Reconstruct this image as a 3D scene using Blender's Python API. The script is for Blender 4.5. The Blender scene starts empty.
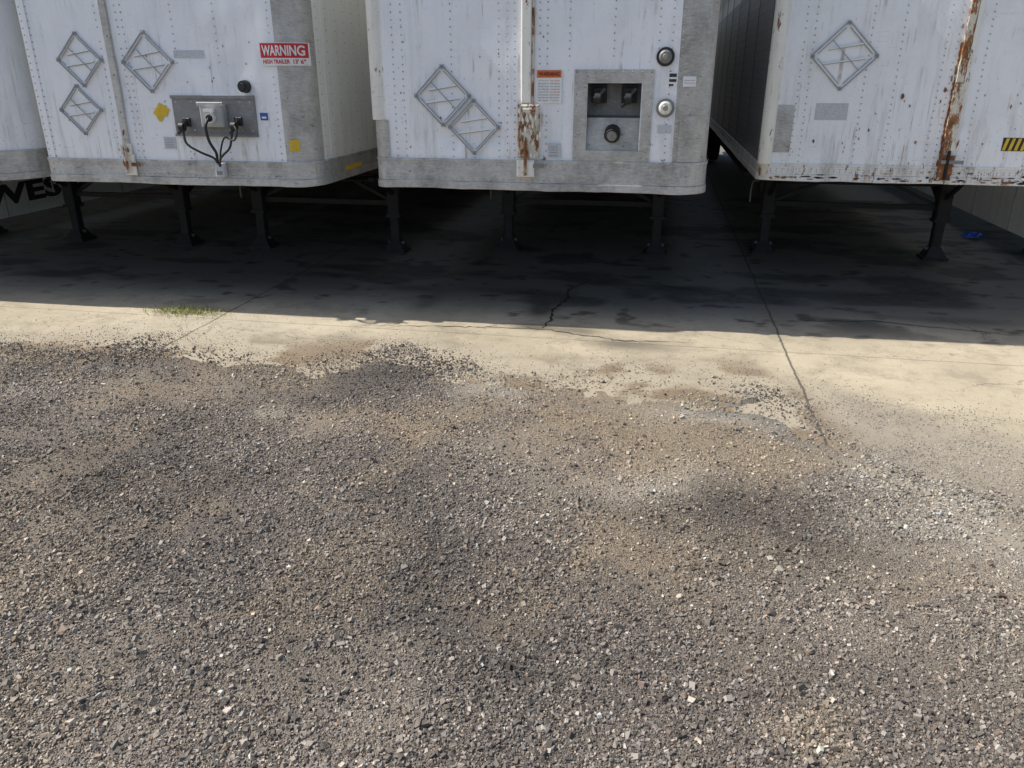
import bpy, math, random
import numpy as np
from mathutils import Vector, Matrix
random.seed(7); rs=np.random.RandomState(11)
sc=bpy.context.scene
sc.view_settings.view_transform='Standard'
sc.view_settings.look='None'
sc.view_settings.exposure=0

# ------------------------------------------------------------------ noise
TAB=rs.rand(8,256,256)
def vn(x,y,s=0):
    x=np.asarray(x,float);y=np.asarray(y,float)
    ix=np.floor(x).astype(int);iy=np.floor(y).astype(int)
    fx=x-ix;fy=y-iy;fx=fx*fx*(3-2*fx);fy=fy*fy*(3-2*fy)
    T=TAB[s%8]
    a=T[ix%256,iy%256];b=T[(ix+1)%256,iy%256];c=T[ix%256,(iy+1)%256];d=T[(ix+1)%256,(iy+1)%256]
    return (a*(1-fx)+b*fx)*(1-fy)+(c*(1-fx)+d*fx)*fy
def fbm(x,y,s=0,o=4):
    t=0;a=.5;n=0
    for i in range(o):
        t=t+a*vn(x*2**i+17.3*i,y*2**i+5.1*i,s+i);n+=a;a*=.5
    return t/n
def ss(v,a,b):
    t=np.clip((v-a)/(b-a),0,1);return t*t*(3-2*t)

# ------------------------------------------------------------------ materials
def newmat(n):
    m=bpy.data.materials.new(n);m.use_nodes=True
    nt=m.node_tree;return m,nt,nt.nodes['Principled BSDF']
def N(nt,t,**k):
    n=nt.nodes.new(t)
    for a,b in k.items(): setattr(n,a,b)
    return n
def L(nt,a,b): nt.links.new(a,b)
def noise(nt,co,scale,detail=4,rough=.6,mscale=None):
    if mscale:
        mp=N(nt,'ShaderNodeMapping');mp.inputs['Scale'].default_value=mscale;L(nt,co,mp.inputs[0]);co=mp.outputs[0]
    n=N(nt,'ShaderNodeTexNoise');n.inputs['Scale'].default_value=scale;n.inputs['Detail'].default_value=detail;n.inputs['Roughness'].default_value=rough
    L(nt,co,n.inputs['Vector']);return n.outputs[0]
def rng(nt,v,a,b,c=0,d=1):
    m=N(nt,'ShaderNodeMapRange');L(nt,v,m.inputs[0])
    for i,q in enumerate((a,b,c,d)): m.inputs[i+1].default_value=q
    return m.outputs[0]
def math_(nt,op,a,b):
    m=N(nt,'ShaderNodeMath',operation=op)
    for i,q in enumerate((a,b)):
        if isinstance(q,(int,float)): m.inputs[i].default_value=q
        else: L(nt,q,m.inputs[i])
    return m.outputs[0]
def mix(nt,f,a,b,bt='MIX'):
    m=N(nt,'ShaderNodeMix',data_type='RGBA',blend_type=bt)
    for i,q in ((0,f),(6,a),(7,b)):
        if isinstance(q,(int,float)): m.inputs[i].default_value=q
        elif isinstance(q,tuple): m.inputs[i].default_value=(*q,1)
        else: L(nt,q,m.inputs[i])
    return m.outputs[2]
def bump(nt,bs,h,st,dist):
    b=N(nt,'ShaderNodeBump');b.inputs['Strength'].default_value=st;b.inputs['Distance'].default_value=dist
    L(nt,h,b.inputs['Height']);L(nt,b.outputs[0],bs.inputs['Normal'])
def oc(nt): return N(nt,'ShaderNodeTexCoord').outputs['Object']

def paint(name,base=(.90,.91,.93),dirt=.35,rust=.0,rough=.32,grime=(.32,.29,.24),zr=(1.15,2.1)):
    m,nt,bs=newmat(name);co=oc(nt)
    st=rng(nt,noise(nt,co,3,6,.72,(3,3,.35)),.51,.76)
    pt=rng(nt,noise(nt,co,2.6,6,.7),.45,.75)
    sp=N(nt,'ShaderNodeSeparateXYZ');L(nt,co,sp.inputs[0])
    low=rng(nt,sp.outputs[2],zr[0],zr[1],1,.35)
    c=mix(nt,math_(nt,'MULTIPLY',math_(nt,'MULTIPLY',st,low),dirt),base,grime)
    c=mix(nt,math_(nt,'MULTIPLY',pt,dirt*.30),c,tuple(x*.6 for x in base))
    dr=rng(nt,noise(nt,co,22,3,.6,(1.6,1.6,.05)),.58,.70)
    dr=math_(nt,'MULTIPLY',dr,rng(nt,noise(nt,co,4,3),.46,.60))
    c=mix(nt,math_(nt,'MULTIPLY',dr,dirt*.9),c,(.36,.31,.24))
    fl=rng(nt,noise(nt,co,38,3,.7),.66,.70)
    c=mix(nt,math_(nt,'MULTIPLY',fl,math_(nt,'MULTIPLY',low,dirt*1.5)),c,(.14,.10,.07))
    scr=rng(nt,noise(nt,co,14,4,.75,(.25,.25,5)),.66,.69)
    c=mix(nt,math_(nt,'MULTIPLY',scr,math_(nt,'MULTIPLY',low,dirt*1.0)),c,(.25,.24,.23))
    if rust>0:
        rr=rng(nt,noise(nt,co,9,7,.75,(1.5,1.5,.6)),.62-.2*rust,.66-.2*rust)
        rc=mix(nt,rng(nt,noise(nt,co,30,4),.35,.65),(.30,.11,.03),(.07,.03,.015))
        c=mix(nt,rr,c,rc)
    L(nt,c,bs.inputs['Base Color']);bs.inputs['Roughness'].default_value=rough
    return m
def metal(name,base=(.45,.44,.42),met=.35,rough=.5,dirt=.5,dc=(.16,.14,.12)):
    m,nt,bs=newmat(name);co=oc(nt)
    a=rng(nt,noise(nt,co,4,7,.72,(1,1,.7)),.40,.68)
    b=rng(nt,noise(nt,co,45,4,.7,(.4,.4,1.6)),.45,.75)
    c=mix(nt,math_(nt,'MULTIPLY',a,dirt),base,dc)
    c=mix(nt,math_(nt,'MULTIPLY',b,dirt*.7),c,tuple(min(1,x*1.5) for x in base))
    fl=rng(nt,noise(nt,co,26,5,.75,(.6,.6,1.5)),.61,.67)
    c=mix(nt,math_(nt,'MULTIPLY',fl,dirt*1.2),c,(.13,.11,.09))
    L(nt,c,bs.inputs['Base Color']);bs.inputs['Metallic'].default_value=met
    L(nt,rng(nt,a,0,1,rough-.08,rough+.2),bs.inputs['Roughness'])
    bump(nt,bs,noise(nt,co,35,3,.7),.15,.004)
    return m
def rustm(name,a=(.40,.16,.05),b=(.11,.045,.02),c3=(.66,.62,.52),keep=.45):
    m,nt,bs=newmat(name);co=oc(nt)
    c=mix(nt,rng(nt,noise(nt,co,22,6,.7),.35,.65),a,b)
    c=mix(nt,rng(nt,noise(nt,co,7,6,.75,(1.6,1.6,.7)),keep,keep+.06),c,c3)
    L(nt,c,bs.inputs['Base Color']);bs.inputs['Roughness'].default_value=.8
    bump(nt,bs,noise(nt,co,50,4),.4,.004);return m
def plain(name,c,rough=.5,met=0,var=.25,scale=20):
    m,nt,bs=newmat(name);co=oc(nt)
    k=mix(nt,rng(nt,noise(nt,co,scale,4),.35,.7),c,tuple(x*(1-var) for x in c))
    L(nt,k,bs.inputs['Base Color']);bs.inputs['Roughness'].default_value=rough;bs.inputs['Metallic'].default_value=met
    return m
WHITE=paint('white_paint_panel',dirt=.45)
WHITEM=paint('white_paint_worn',dirt=.72,base=(.90,.91,.93))
WHITE2=paint('white_paint_scuffed',dirt=.85,base=(.90,.91,.93))
WHITER=paint('white_paint_rusty',dirt=1.0,rust=.22,base=(.80,.79,.76),zr=(1.3,2.2))
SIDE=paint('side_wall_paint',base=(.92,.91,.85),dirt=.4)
SIDED=paint('side_wall_dark',base=(.14,.14,.145),dirt=.6,grime=(.05,.05,.05))  # much darker base colour for one side wall
CREAM=paint('cream_paint',base=(.88,.85,.77),dirt=.7,rust=.12)
ALU=metal('weathered_aluminium',base=(.52,.515,.50),dirt=.7)
ALUC=metal('corner_aluminium',base=(.52,.505,.47),met=.25,dirt=.7,dc=(.22,.20,.17))
ALUD=metal('dull_grey_metal',base=(.26,.26,.26),dirt=.5,dc=(.1,.09,.08))
FRAME=metal('placard_frame_metal',base=(.34,.35,.37),met=.2,dirt=.5,dc=(.2,.19,.18))
RIV=plain('rivet_grey',(.40,.41,.43),.5,var=.5,scale=12)
RIVS=plain('rivet_side',(.46,.45,.42),.5,var=.4,scale=30)
RUST=rustm('rusty_post',keep=.46)
RUSTH=rustm('heavy_rust',keep=.57,a=(.34,.145,.05),c3=(.55,.48,.36))
BLACK=plain('black_rubber',(.02,.02,.021),.55)
UNDER=plain('undercarriage_black',(.018,.017,.016),.8,var=.5)
LEGM=plain('landing_gear_black',(.022,.022,.024),.65,var=.5,scale=9)
HUB=plain('wheel_white',(.5,.5,.48),.5)
RED=plain('sign_red',(.66,.022,.03),.4,var=.2)
SWHITE=plain('sign_white',(.88,.88,.86),.4,var=.1)
ORANGE=plain('label_orange',(.75,.16,.03),.5,var=.2)
YELLOW=plain('label_yellow',(.78,.52,.03),.5,var=.2)
BLUE=plain('label_blue',(.04,.12,.45),.5)
INK=plain('print_black',(.03,.03,.03),.6)
PRINT=plain('print_faded',(.28,.25,.25),.6)
GREYL=plain('label_faded',(.60,.62,.65),.6,scale=60)
LENS=plain('reflector_lens',(.35,.33,.27),.2)
BOXG=plain('electrical_box_grey',(.48,.48,.47),.5)

# ------------------------------------------------------------------ mesh builder
class MB:
    def __init__(s): s.v=[];s.f=[];s.m=[];s.sm=[];s.mats=[]
    def mi(s,m):
        if m not in s.mats: s.mats.append(m)
        return s.mats.index(m)
    def add(s,vs,fs,m,smooth=False):
        b=len(s.v);s.v+= [tuple(v) for v in vs];k=s.mi(m)
        for f in fs: s.f.append(tuple(i+b for i in f));s.m.append(k);s.sm.append(smooth)
    def box(s,x0,x1,y0,y1,z0,z1,m,bev=0):
        if bev<=0:
            vs=[(x,y,z) for x in(x0,x1) for y in(y0,y1) for z in(z0,z1)]
            s.add(vs,[(0,1,3,2),(4,6,7,5),(0,4,5,1),(2,3,7,6),(0,2,6,4),(1,5,7,3)],m);return
        b=bev
        def ring(y,i): return [(x0+i,y,z0+i),(x1-i,y,z0+i),(x1-i,y,z1-i),(x0+i,y,z1-i)]
        vs=ring(y0,b)+ring(y0+b,0)+ring(y1,0)
        fs=[(0,1,2,3)]
        for r in (0,4):
            for i in range(4):
                j=(i+1)%4;fs.append((r+i,r+4+i,r+4+j,r+j))
        fs.append((11,10,9,8))
        s.add(vs,fs,m)
    def obox(s,c,ax,ay,az,hx,hy,hz,m):
        c=Vector(c);vs=[c+ax*(hx*i)+ay*(hy*j)+az*(hz*k) for i in(-1,1) for j in(-1,1) for k in(-1,1)]
        s.add(vs,[(0,1,3,2),(4,6,7,5),(0,4,5,1),(2,3,7,6),(0,2,6,4),(1,5,7,3)],m)
    def beam(s,p,q,w,h,m,up=Vector((0,0,1))):
        p=Vector(p);q=Vector(q);d=(q-p);l=d.length;d.normalize()
        if abs(d.dot(up))>.99: up=Vector((0,1,0))
        sd=d.cross(up).normalized();u=sd.cross(d)
        s.obox((p+q)/2,d,sd,u,l/2,w/2,h/2,m)
    def cyl(s,p,q,r0,r1,m,n=16,smooth=True):
        p=Vector(p);q=Vector(q);d=(q-p).normalized()
        u=Vector((0,0,1)) if abs(d.z)<.9 else Vector((1,0,0))
        a=d.cross(u).normalized();b=d.cross(a)
        vs=[]
        for c,r in((p,r0),(q,r1)):
            for i in range(n):
                t=2*math.pi*i/n;vs.append(c+a*math.cos(t)*r+b*math.sin(t)*r)
        s.add(vs,[(i,(i+1)%n,n+(i+1)%n,n+i) for i in range(n)],m,smooth)
        s.add(vs,[tuple(range(n))[::-1],tuple(range(n,2*n))],m)
    def tube(s,pts,r,m,n=8):
        pts=[Vector(p) for p in pts];P=[]
        for i in range(len(pts)-1):
            p0=pts[max(i-1,0)];p1=pts[i];p2=pts[i+1];p3=pts[min(i+2,len(pts)-1)]
            for k in range(6):
                t=k/6;P.append(.5*((2*p1)+(p2-p0)*t+(2*p0-5*p1+4*p2-p3)*t*t+(3*p1-p0-3*p2+p3)*t**3))
        P.append(pts[-1]);vs=[]
        for i,p in enumerate(P):
            d=(P[min(i+1,len(P)-1)]-P[max(i-1,0)]).normalized()
            u=Vector((0,1,0)) if abs(d.y)<.9 else Vector((1,0,0))
            a=d.cross(u).normalized();b=d.cross(a)
            for k in range(n):
                t=2*math.pi*k/n;vs.append(p+a*math.cos(t)*r+b*math.sin(t)*r)
        fs=[(i*n+k,i*n+(k+1)%n,(i+1)*n+(k+1)%n,(i+1)*n+k) for i in range(len(P)-1) for k in range(n)]
        s.add(vs,fs,m,True)
    def rivet(s,p,nrm,r=.006,h=.003,m=None):
        p=Vector(p);nrm=Vector(nrm);u=Vector((0,0,1));a=nrm.cross(u).normalized()
        vs=[];n=6
        for (rr,hh) in((1,0),(.72,.75)):
            for i in range(n):
                t=2*math.pi*i/n;vs.append(p+a*math.cos(t)*r*rr+u*math.sin(t)*r*rr+nrm*h*hh)
        vs.append(p+nrm*h)
        fs=[(i,(i+1)%n,n+(i+1)%n,n+i) for i in range(n)]+[(n+i,n+(i+1)%n,2*n) for i in range(n)]
        s.add(vs,fs,m,True)
    def obj(s,name,parent=None):
        me=bpy.data.meshes.new(name);me.from_pydata(s.v,[],s.f)
        for m in s.mats: me.materials.append(m)
        me.polygons.foreach_set('material_index',s.m);me.polygons.foreach_set('use_smooth',s.sm)
        me.update();o=bpy.data.objects.new(name,me);sc.collection.objects.link(o)
        if parent: o.parent=parent;o.location=-parent.location
        return o
def empty(name,loc):
    e=bpy.data.objects.new(name,None);e.location=loc;e.empty_display_size=.5;sc.collection.objects.link(e);return e
def textmesh(body,w,h,off=.0):
    c=bpy.data.curves.new('t','FONT');c.body=body;c.size=1;c.offset=off;c.resolution_u=3
    o=bpy.data.objects.new('t',c);sc.collection.objects.link(o)
    dg=bpy.context.evaluated_depsgraph_get();me=bpy.data.meshes.new_from_object(o.evaluated_get(dg))
    vs=np.array([v.co[:] for v in me.vertices]);fs=[tuple(p.vertices) for p in me.polygons]
    bpy.data.objects.remove(o);mn=vs.min(0);mx=vs.max(0)
    vs[:,0]=(vs[:,0]-mn[0])/(mx[0]-mn[0])*w;vs[:,1]=(vs[:,1]-mn[1])/(mx[1]-mn[1])*h
    return vs,fs
def flake(b,cx,cz,rx,rz,y,m,n=11):
    v=[(cx+rx*math.cos(2*math.pi*i/n)*random.uniform(.55,1.1),y,cz+rz*math.sin(2*math.pi*i/n)*random.uniform(.5,1.15)) for i in range(n)]
    b.add(v,[tuple(range(n))],m)

# ------------------------------------------------------------------ trailer
ZB=1.18;ZT=4.08
def outline(x0,x1,yf,yb,rl,rr,off=0,step=.03):
    P=[]
    ys=list(np.arange(yb,yf+rl+2.0,-1.2))+list(np.arange(yf+rl+2.0,yf+rl+.01,-.2))
    for y in ys: P.append((x0,y,-1,0))
    for i in range(9):
        t=i/8*math.pi/2;P.append((x0+rl-rl*math.cos(t),yf+rl-rl*math.sin(t),-math.cos(t),-math.sin(t)))
    nx=int((x1-rr-x0-rl)/step)
    for i in range(1,nx): P.append((x0+rl+(x1-rr-x0-rl)*i/nx,yf,0,-1))
    for i in range(9):
        t=i/8*math.pi/2;P.append((x1-rr+rr*math.sin(t),yf+rr-rr*math.cos(t),math.sin(t),-math.cos(t)))
    for y in [float(q) for q in ([*np.arange(yf+rr+.2,yf+rr+2.0,.2)]+[*np.arange(yf+rr+2.0,yb,1.2)]+[yb])]: P.append((x1,y,1,0))
    return [(a+n1*off,b+n2*off,n1,n2) for a,b,n1,n2 in P]
def yoff(T,x,d=0):
    if x>T['x1']-T['rr']:
        s=min(.999,(x-(T['x1']-T['rr']))/T['rr']);return T['yf']+T['rr']*(1-math.sqrt(1-s*s))-d
    return T['yf']-d

def build_trailer(T,idx):
    x0,x1,yf=T['x0'],T['x1'],T['yf'];yb=yf+16.1;rl,rr=T['rl'],T['rr']
    root=empty('semi_trailer',((x0+x1)/2,yf+8,0));T['root']=root
    fm=T.get('front',WHITE);sl=T.get('sideL',SIDE);sr=T.get('sideR',SIDE);cl=T.get('cornerL',ALUC);cr=T.get('cornerR',ALUC)
    cxl=T.get('cxl',x0+rl);cxr=T.get('cxr',x1-rr);zr=T.get('zr',1.36)
    b=MB();P=outline(x0,x1,yf,yb,rl,rr)
    hi=T.get('hires',True);zs=(list(np.arange(ZB,2.95,.03))+list(np.arange(2.95,ZT,.2)) if hi else list(np.arange(ZB,ZT,.3)))+[ZT]
    hole=T.get('hole');vs=[];
    for z in zs:
        for (x,y,nx,ny) in P:
            d=0
            if ny<-.99 and hi:
                d=.012*(fbm(x*2.6+idx*7,z*2.0,1,3)-.5)*2+T.get('dent',0)*math.exp(-((x-T.get('dx',0))**2/.3+(z-1.5)**2/.03))*(fbm(x*6,z*7,3,2)-.5)*2
                if hole and hole[0]-.06<x<hole[1]+.06 and hole[2]-.06<z<hole[3]+.06: d=0
                e=min(x-(x0+rl),(x1-rr)-x);d*=min(1,max(0,e/.1));d=float(d)
                d=min(d,.004)
            vs.append((x+nx*d,y+ny*d,z))
    n=len(P)
    for k in range(len(zs)-1):
        for i in range(n-1):
            cx=(P[i][0]+P[i+1][0])/2;cz=(zs[k]+zs[k+1])/2;nx,ny=P[i][2],P[i][3]
            if hole and ny<-.99 and hole[0]<cx<hole[1] and hole[2]<cz<hole[3]: continue
            if abs(nx)>.99 and abs(P[i+1][2])>.99: m=sl if nx<0 else sr
            elif cx<cxl: m=cl
            elif cx>cxr: m=cr
            else: m=fm
            b.f.append((k*n+i,k*n+i+1,(k+1)*n+i+1,(k+1)*n+i));b.m.append(b.mi(m));b.sm.append(True)
    b.v=vs+b.v
    b.obj('body_skin',root)
    b=MB()
    top=[(p[0],p[1],ZT) for p in P];bot=[(p[0],p[1],ZB+.003) for p in P]
    b.add(top,[tuple(range(n))],WHITE);b.add(bot,[tuple(range(n))[::-1]],UNDER)
    b.add([(x0,yb,ZB),(x1,yb,ZB),(x1,yb,ZT),(x0,yb,ZT)],[(0,1,2,3)],WHITE)
    b.box(x0-.003,x0+.10,yb+.001,yb+.03,ZB,ZT,ALU);b.box(x1-.10,x1+.003,yb+.001,yb+.03,ZB,ZT,ALU);b.box((x0+x1)/2-.02,(x0+x1)/2+.02,yb+.001,yb+.02,ZB,ZT-.05,ALU)
    b.obj('roof_floor_doors',root)
    b=MB();rm=T.get('rail',ALU)
    def band(z0,z1,off,m,wob=0):
        Q=outline(x0,x1,yf,yb,rl,rr,off,.08);nn=len(Q);v=[]
        prof=[(z0,-off),(z0,0),(z0+.004,.002),(z1-.004,.002),(z1,0),(z1,-off)]
        for z,o in prof:
            for (x,y,a,c) in Q: v.append((x+a*o,y+c*o,z+wob*(float(fbm(x*4+y,idx*3.1,2,3))-.5)))
        b.add(v,[(k*nn+i,k*nn+i+1,(k+1)*nn+i+1,(k+1)*nn+i) for k in range(len(prof)-1) for i in range(nn-1)],m,False)
    band(ZB-.03,ZB+.030,.016,rm,.018);band(ZB+.030,zr,.008,rm);band(zr-.012,zr+.012,.013,rm,.004)
    band(ZT-.14,ZT+.01,.012,ALU)
    b.obj('bottom_and_top_rails',root)
    b=MB()
    for rx in T.get('rows',[]):
        sp=.055
        for z in np.arange(zr+.03,3.3,sp):
            if hole and hole[0]-.06<rx<hole[1]+.06 and hole[2]-.08<z<hole[3]+.08: continue
            if any(a-.01<rx<c+.01 and e-.01<z<g+.01 for a,c,e,g in T.get('norivet',[])): continue
            if random.random()<.02: continue
            dr=random.uniform(-.002,.002)
            yy=yoff(T,rx);b.rivet((rx+dr,yy-.004,z+dr),(0,-1,0),.0062,.0042,RIV)
    for x in np.arange(x0+rl,x1-rr,.05):
        for z in (zr-.035,ZB+.055): b.rivet((x,yf-.0095,z+random.uniform(-.002,.002)),(0,-1,0),.006,.003,RIV)
    if hi:
        for (xx,nn,mm) in ((x0,-1,sl),(x1,1,sr)):
            r_=rl if nn<0 else rr
            for y in np.arange(yf+r_+.06,yf+5.0,.20):
                for z in np.arange(zr+.04,2.9,.085): b.rivet((xx,y,z),(nn,0,0),.0065,.004,RIVS if mm is SIDE else ALUD)
            for y in np.arange(yf+r_+.05,yf+5,.08): b.rivet((xx+nn*.009,y,zr-.06),(nn,0,0),.006,.003,RIVS)
            for y in np.arange(yf+r_+.16,yf+9,1.2):
                b.box(min(xx,xx+nn*.003),max(xx,xx+nn*.003),y-.002,y+.03,zr+.015,ZT-.15,mm)
    b.obj('rivets',root)
    b=MB()
    b.box(x0+.35,x1-.35,yf+.35,yf+1.5,ZB-.055,ZB-.002,UNDER)
    b.cyl(((x0+x1)/2,yf+.95,ZB-.055),((x0+x1)/2,yf+.95,ZB-.14),.045,.045,ALUD)
    for y in np.arange(yf+1.7,yf+15.8,.31):
        b.box(x0+.02,x1-.02,y-.03,y+.03,ZB-.125,ZB-.115,UNDER);b.box(x0+.02,x1-.02,y-.004,y+.004,ZB-.114,ZB-.002,UNDER)
    for xx in (x0+.03,x1-.09): b.box(xx,xx+.06,yf+1.5,yb-.1,ZB-.16,ZB-.126,UNDER)
    b.obj('floor_crossmembers',root)
    b=MB();lx0,lx1,ly=T['legs']
    for lx in (lx0,lx1):
        b.box(lx-.075,lx+.075,ly-.07,ly+.07,.46,ZB-.12,LEGM,.012)
        b.box(lx-.055,lx+.055,ly-.05,ly+.05,.13,.46,LEGM,.01)
        b.box(lx-.09,lx+.09,ly-.085,ly+.085,.44,.475,LEGM)
        v=[(lx-.06,ly-.06,.15),(lx+.06,ly-.06,.15),(lx+.06,ly+.06,.15),(lx-.06,ly+.06,.15),(lx-.12,ly-.12,.035),(lx+.12,ly-.12,.035),(lx+.12,ly+.12,.035),(lx-.12,ly+.12,.035)]
        b.add(v,[(0,1,2,3)]+[(i,4+i,4+(i+1)%4,(i+1)%4) for i in range(4)],LEGM)
        b.box(lx-.14,lx+.14,ly-.14,ly+.14,.003,.035,LEGM)
        b.cyl((lx-.1,ly,.12),(lx+.1,ly,.12),.02,.02,ALUD,10)
        b.beam((lx,ly+.06,.62),(lx,ly+.95,ZB-.14),.05,.05,LEGM)
        b.beam((lx,ly-.06,.72),(lx,ly-.65,ZB-.14),.04,.04,LEGM)
        b.box(lx-.11,lx+.11,ly-.1,ly+.1,ZB-.145,ZB-.127,LEGM)
    b.cyl((lx0+.07,ly,.86),(lx1-.07,ly,.86),.018,.018,LEGM,10)
    b.beam((lx0+.07,ly+.03,.60),(lx1-.07,ly+.03,.60),.05,.06,LEGM)
    cx=(lx0+lx1)/2
    b.beam((lx0+.07,ly+.05,.63),(cx,ly+.05,ZB-.14),.04,.04,LEGM);b.beam((lx1-.07,ly+.05,.63),(cx,ly+.05,ZB-.14),.04,.04,LEGM)
    b.box(lx0-.13,lx0-.076,ly-.08,ly+.08,.74,.98,LEGM,.01)
    b.tube([(lx0-.13,ly,.86),(lx0-.2,ly-.01,.86),(lx0-.22,ly-.03,.75),(lx0-.22,ly-.03,.62)],.011,ALUD)
    b.obj('landing_gear',root)
    b=MB()
    for ay in (yb-2.6,yb-1.35):
        b.cyl((x0+.2,ay,.52),(x1-.2,ay,.52),.065,.065,UNDER)
        for wx in (x0+.03,x0+.33,x1-.58,x1-.28):
            w=.25
            prof=[(0,.30),(0,.44),(.03,.50),(.07,.52),(w-.07,.52),(w-.03,.50),(w,.44),(w,.30)]
            nn=28;v=[]
            for (px,pr) in prof:
                for k in range(nn):
                    t=2*math.pi*k/nn;v.append((wx+px,ay+pr*math.cos(t),.525+pr*math.sin(t)))
            b.add(v,[(a*nn+k,a*nn+(k+1)%nn,(a+1)*nn+(k+1)%nn,(a+1)*nn+k) for a in range(len(prof)-1) for k in range(nn)],BLACK,True)
            b.cyl((wx+.03,ay,.525),(wx+w-.03,ay,.525),.295,.295,HUB,24);b.cyl((wx-.01,ay,.525),(wx+w+.01,ay,.525),.1,.1,HUB,16)
    for xx in ((x0+x1)/2-.5,(x0+x1)/2+.5): b.box(xx-.05,xx+.05,yb-3.8,yb-.3,.78,ZB-.126,UNDER)
    b.obj('rear_bogie',root)
    for sk in T.get('skirt',[]):
        b=MB();xs,ya,zb_,mm=sk
        b.box(xs-.012,xs+.012,ya,yb-4,zb_,ZB-.035,mm)
        for y in np.arange(ya+.05,yb-4,1.2): b.box(xs-.018,xs+.018,y-.01,y+.01,zb_,ZB-.036,ALU)
        b.obj('side_skirt',root)
    return root

WALLG=paint('skirt_grey',base=(.80,.80,.79),dirt=.4)
TSHADE=dict(x0=-14.25,x1=-11.7,yf=6.25,rl=.12,rr=.12,legs=(-13.8,-12.1,9.2),hires=False,rows=[])  # unseen extra trailer, added to shade the ground under its neighbours
TY=dict(x0=-11.25,x1=-8.68,yf=6.25,rl=.12,rr=.12,legs=(-10.8,-9.1,9.2),hires=False,rows=[],skirt=[(-8.72,7.9,.24,WALLG)])
TF=dict(x0=-8.25,x1=-5.68,yf=6.20,rl=.12,rr=.45,legs=(-7.56,-5.97,9.02),zr=1.40,rows=[-6.16,-6.5,-7.2],cxr=-5.70,front=WHITEM,cornerR=SIDE)
TL=dict(x0=-5.50,x1=-2.89,yf=6.32,rl=.10,rr=.24,legs=(-4.92,-3.14,9.06),zr=1.345,cxr=-3.13,cornerL=WHITE,front=WHITEM,
        rows=[-5.42,-5.36,-4.71,-4.65,-4.52,-4.47,-4.02,-3.64,-3.17,-3.07],norivet=[(-4.14,-3.3,1.5,2.1),(-3.3,-2.84,2.05,2.33)])
TM=dict(x0=-2.40,x1=.38,yf=6.49,rl=.12,rr=.22,legs=(-1.80,.03,9.5),zr=1.385,front=WHITEM,cornerL=CREAM,cxr=.10,hole=(-.60,-.16,1.46,2.0),dent=.03,dx=-1.6,
        rows=[-2.19,-2.11,-1.70,-1.31,-1.24,-1.18,-.98,-.92,-.745,-.40,-.06,.04,.12],norivet=[(-1.02,-.78,1.8,2.1),(-.8,-.0,1.3,2.12)])
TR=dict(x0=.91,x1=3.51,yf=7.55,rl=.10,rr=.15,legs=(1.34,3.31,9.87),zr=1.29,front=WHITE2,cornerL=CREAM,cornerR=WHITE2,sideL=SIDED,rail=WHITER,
        rows=[1.16,1.24,1.70,1.95,2.30,2.38,2.62,3.1,3.3])
TX=dict(x0=4.22,x1=6.8,yf=7.3,rl=.12,rr=.12,legs=(4.7,6.4,10.4),hires=False,rows=[],skirt=[(4.23,9.0,.30,WALLG)])
for i,T in enumerate((TSHADE,TY,TF,TL,TM,TR,TX)): build_trailer(T,i)

AX,AY,AZ=Vector((1,0,0)),Vector((0,1,0)),Vector((0,0,1))
def placard(b,cx,cz,h,y,m,var=0):
    for s0,s1 in (((-1,0),(0,1)),((0,1),(1,0)),((1,0),(0,-1)),((0,-1),(-1,0))):
        for sc_,wd,dd in ((1.0,.0042,.016),(.87,.0028,.011)):
            p=Vector((cx+s0[0]*h*sc_,y-dd,cz+s0[1]*h*sc_));q=Vector((cx+s1[0]*h*sc_,y-dd,cz+s1[1]*h*sc_));d=(q-p).normalized()
            b.obox((p+q)/2,d,AY,d.cross(AY),(p-q).length/2*(.95 if sc_==1 else .86),.004,wd,m)
        p=Vector((cx+s0[0]*h*.935,y-.007,cz+s0[1]*h*.935));q=Vector((cx+s1[0]*h*.935,y-.007,cz+s1[1]*h*.935));d=(q-p).normalized()
        b.obox((p+q)/2,d,AY,d.cross(AY),(p-q).length/2*.82,.003,.013,SWHITE)
    for a,l in ((.30,.50),(-.12,.62)):
        p=Vector((cx-h*l,y-.014,cz+h*(a-.10)));q=Vector((cx+h*l,y-.014,cz+h*(a+.06)))
        b.beam(p,q,.006,.012,SWHITE);b.beam(p+Vector((0,.002,-.009)),q+Vector((0,.002,-.009)),.005,.005,m)
    if var:
        p=Vector((cx-h*.40,y-.018,cz+h*.45));q=Vector((cx+h*.45,y-.018,cz-h*.40));b.beam(p,q,.005,.006,m)
    for sx,sz in((-1,0),(1,0),(0,1),(0,-1)):
        b.obox((cx+sx*h*.95,y-.010,cz+sz*h*.95),AX,AY,AZ,.015,.009,.015,m);b.rivet((cx+sx*h*.95,y-.019,cz+sz*h*.95),(0,-1,0),.008,.005,ALUD)

def gladhand(b,x,z,y,m=None,k=1.0):
    m=m or ALUD
    b.box(x-.035*k,x+.035*k,y-.02,y,z-.03*k,z+.04*k,m,.005)
    b.cyl((x,y-.02,z),(x,y-.075,z-.005),.018*k,.018*k,m,12)
    b.cyl((x-.02*k,y-.085,z-.03*k),(x+.02*k,y-.085,z-.03*k),.036*k,.036*k,m,18)
    b.cyl((x-.028*k,y-.085,z-.03*k),(x+.028*k,y-.085,z-.03*k),.018*k,.018*k,BLACK,14)
    b.beam((x+.005,y-.085,z-.02),(x+.05*k,y-.095,z+.035*k),.022,.02,m)
    b.beam((x-.01,y-.085,z-.06*k),(x-.045*k,y-.085,z-.085*k),.02,.018,m)

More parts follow.
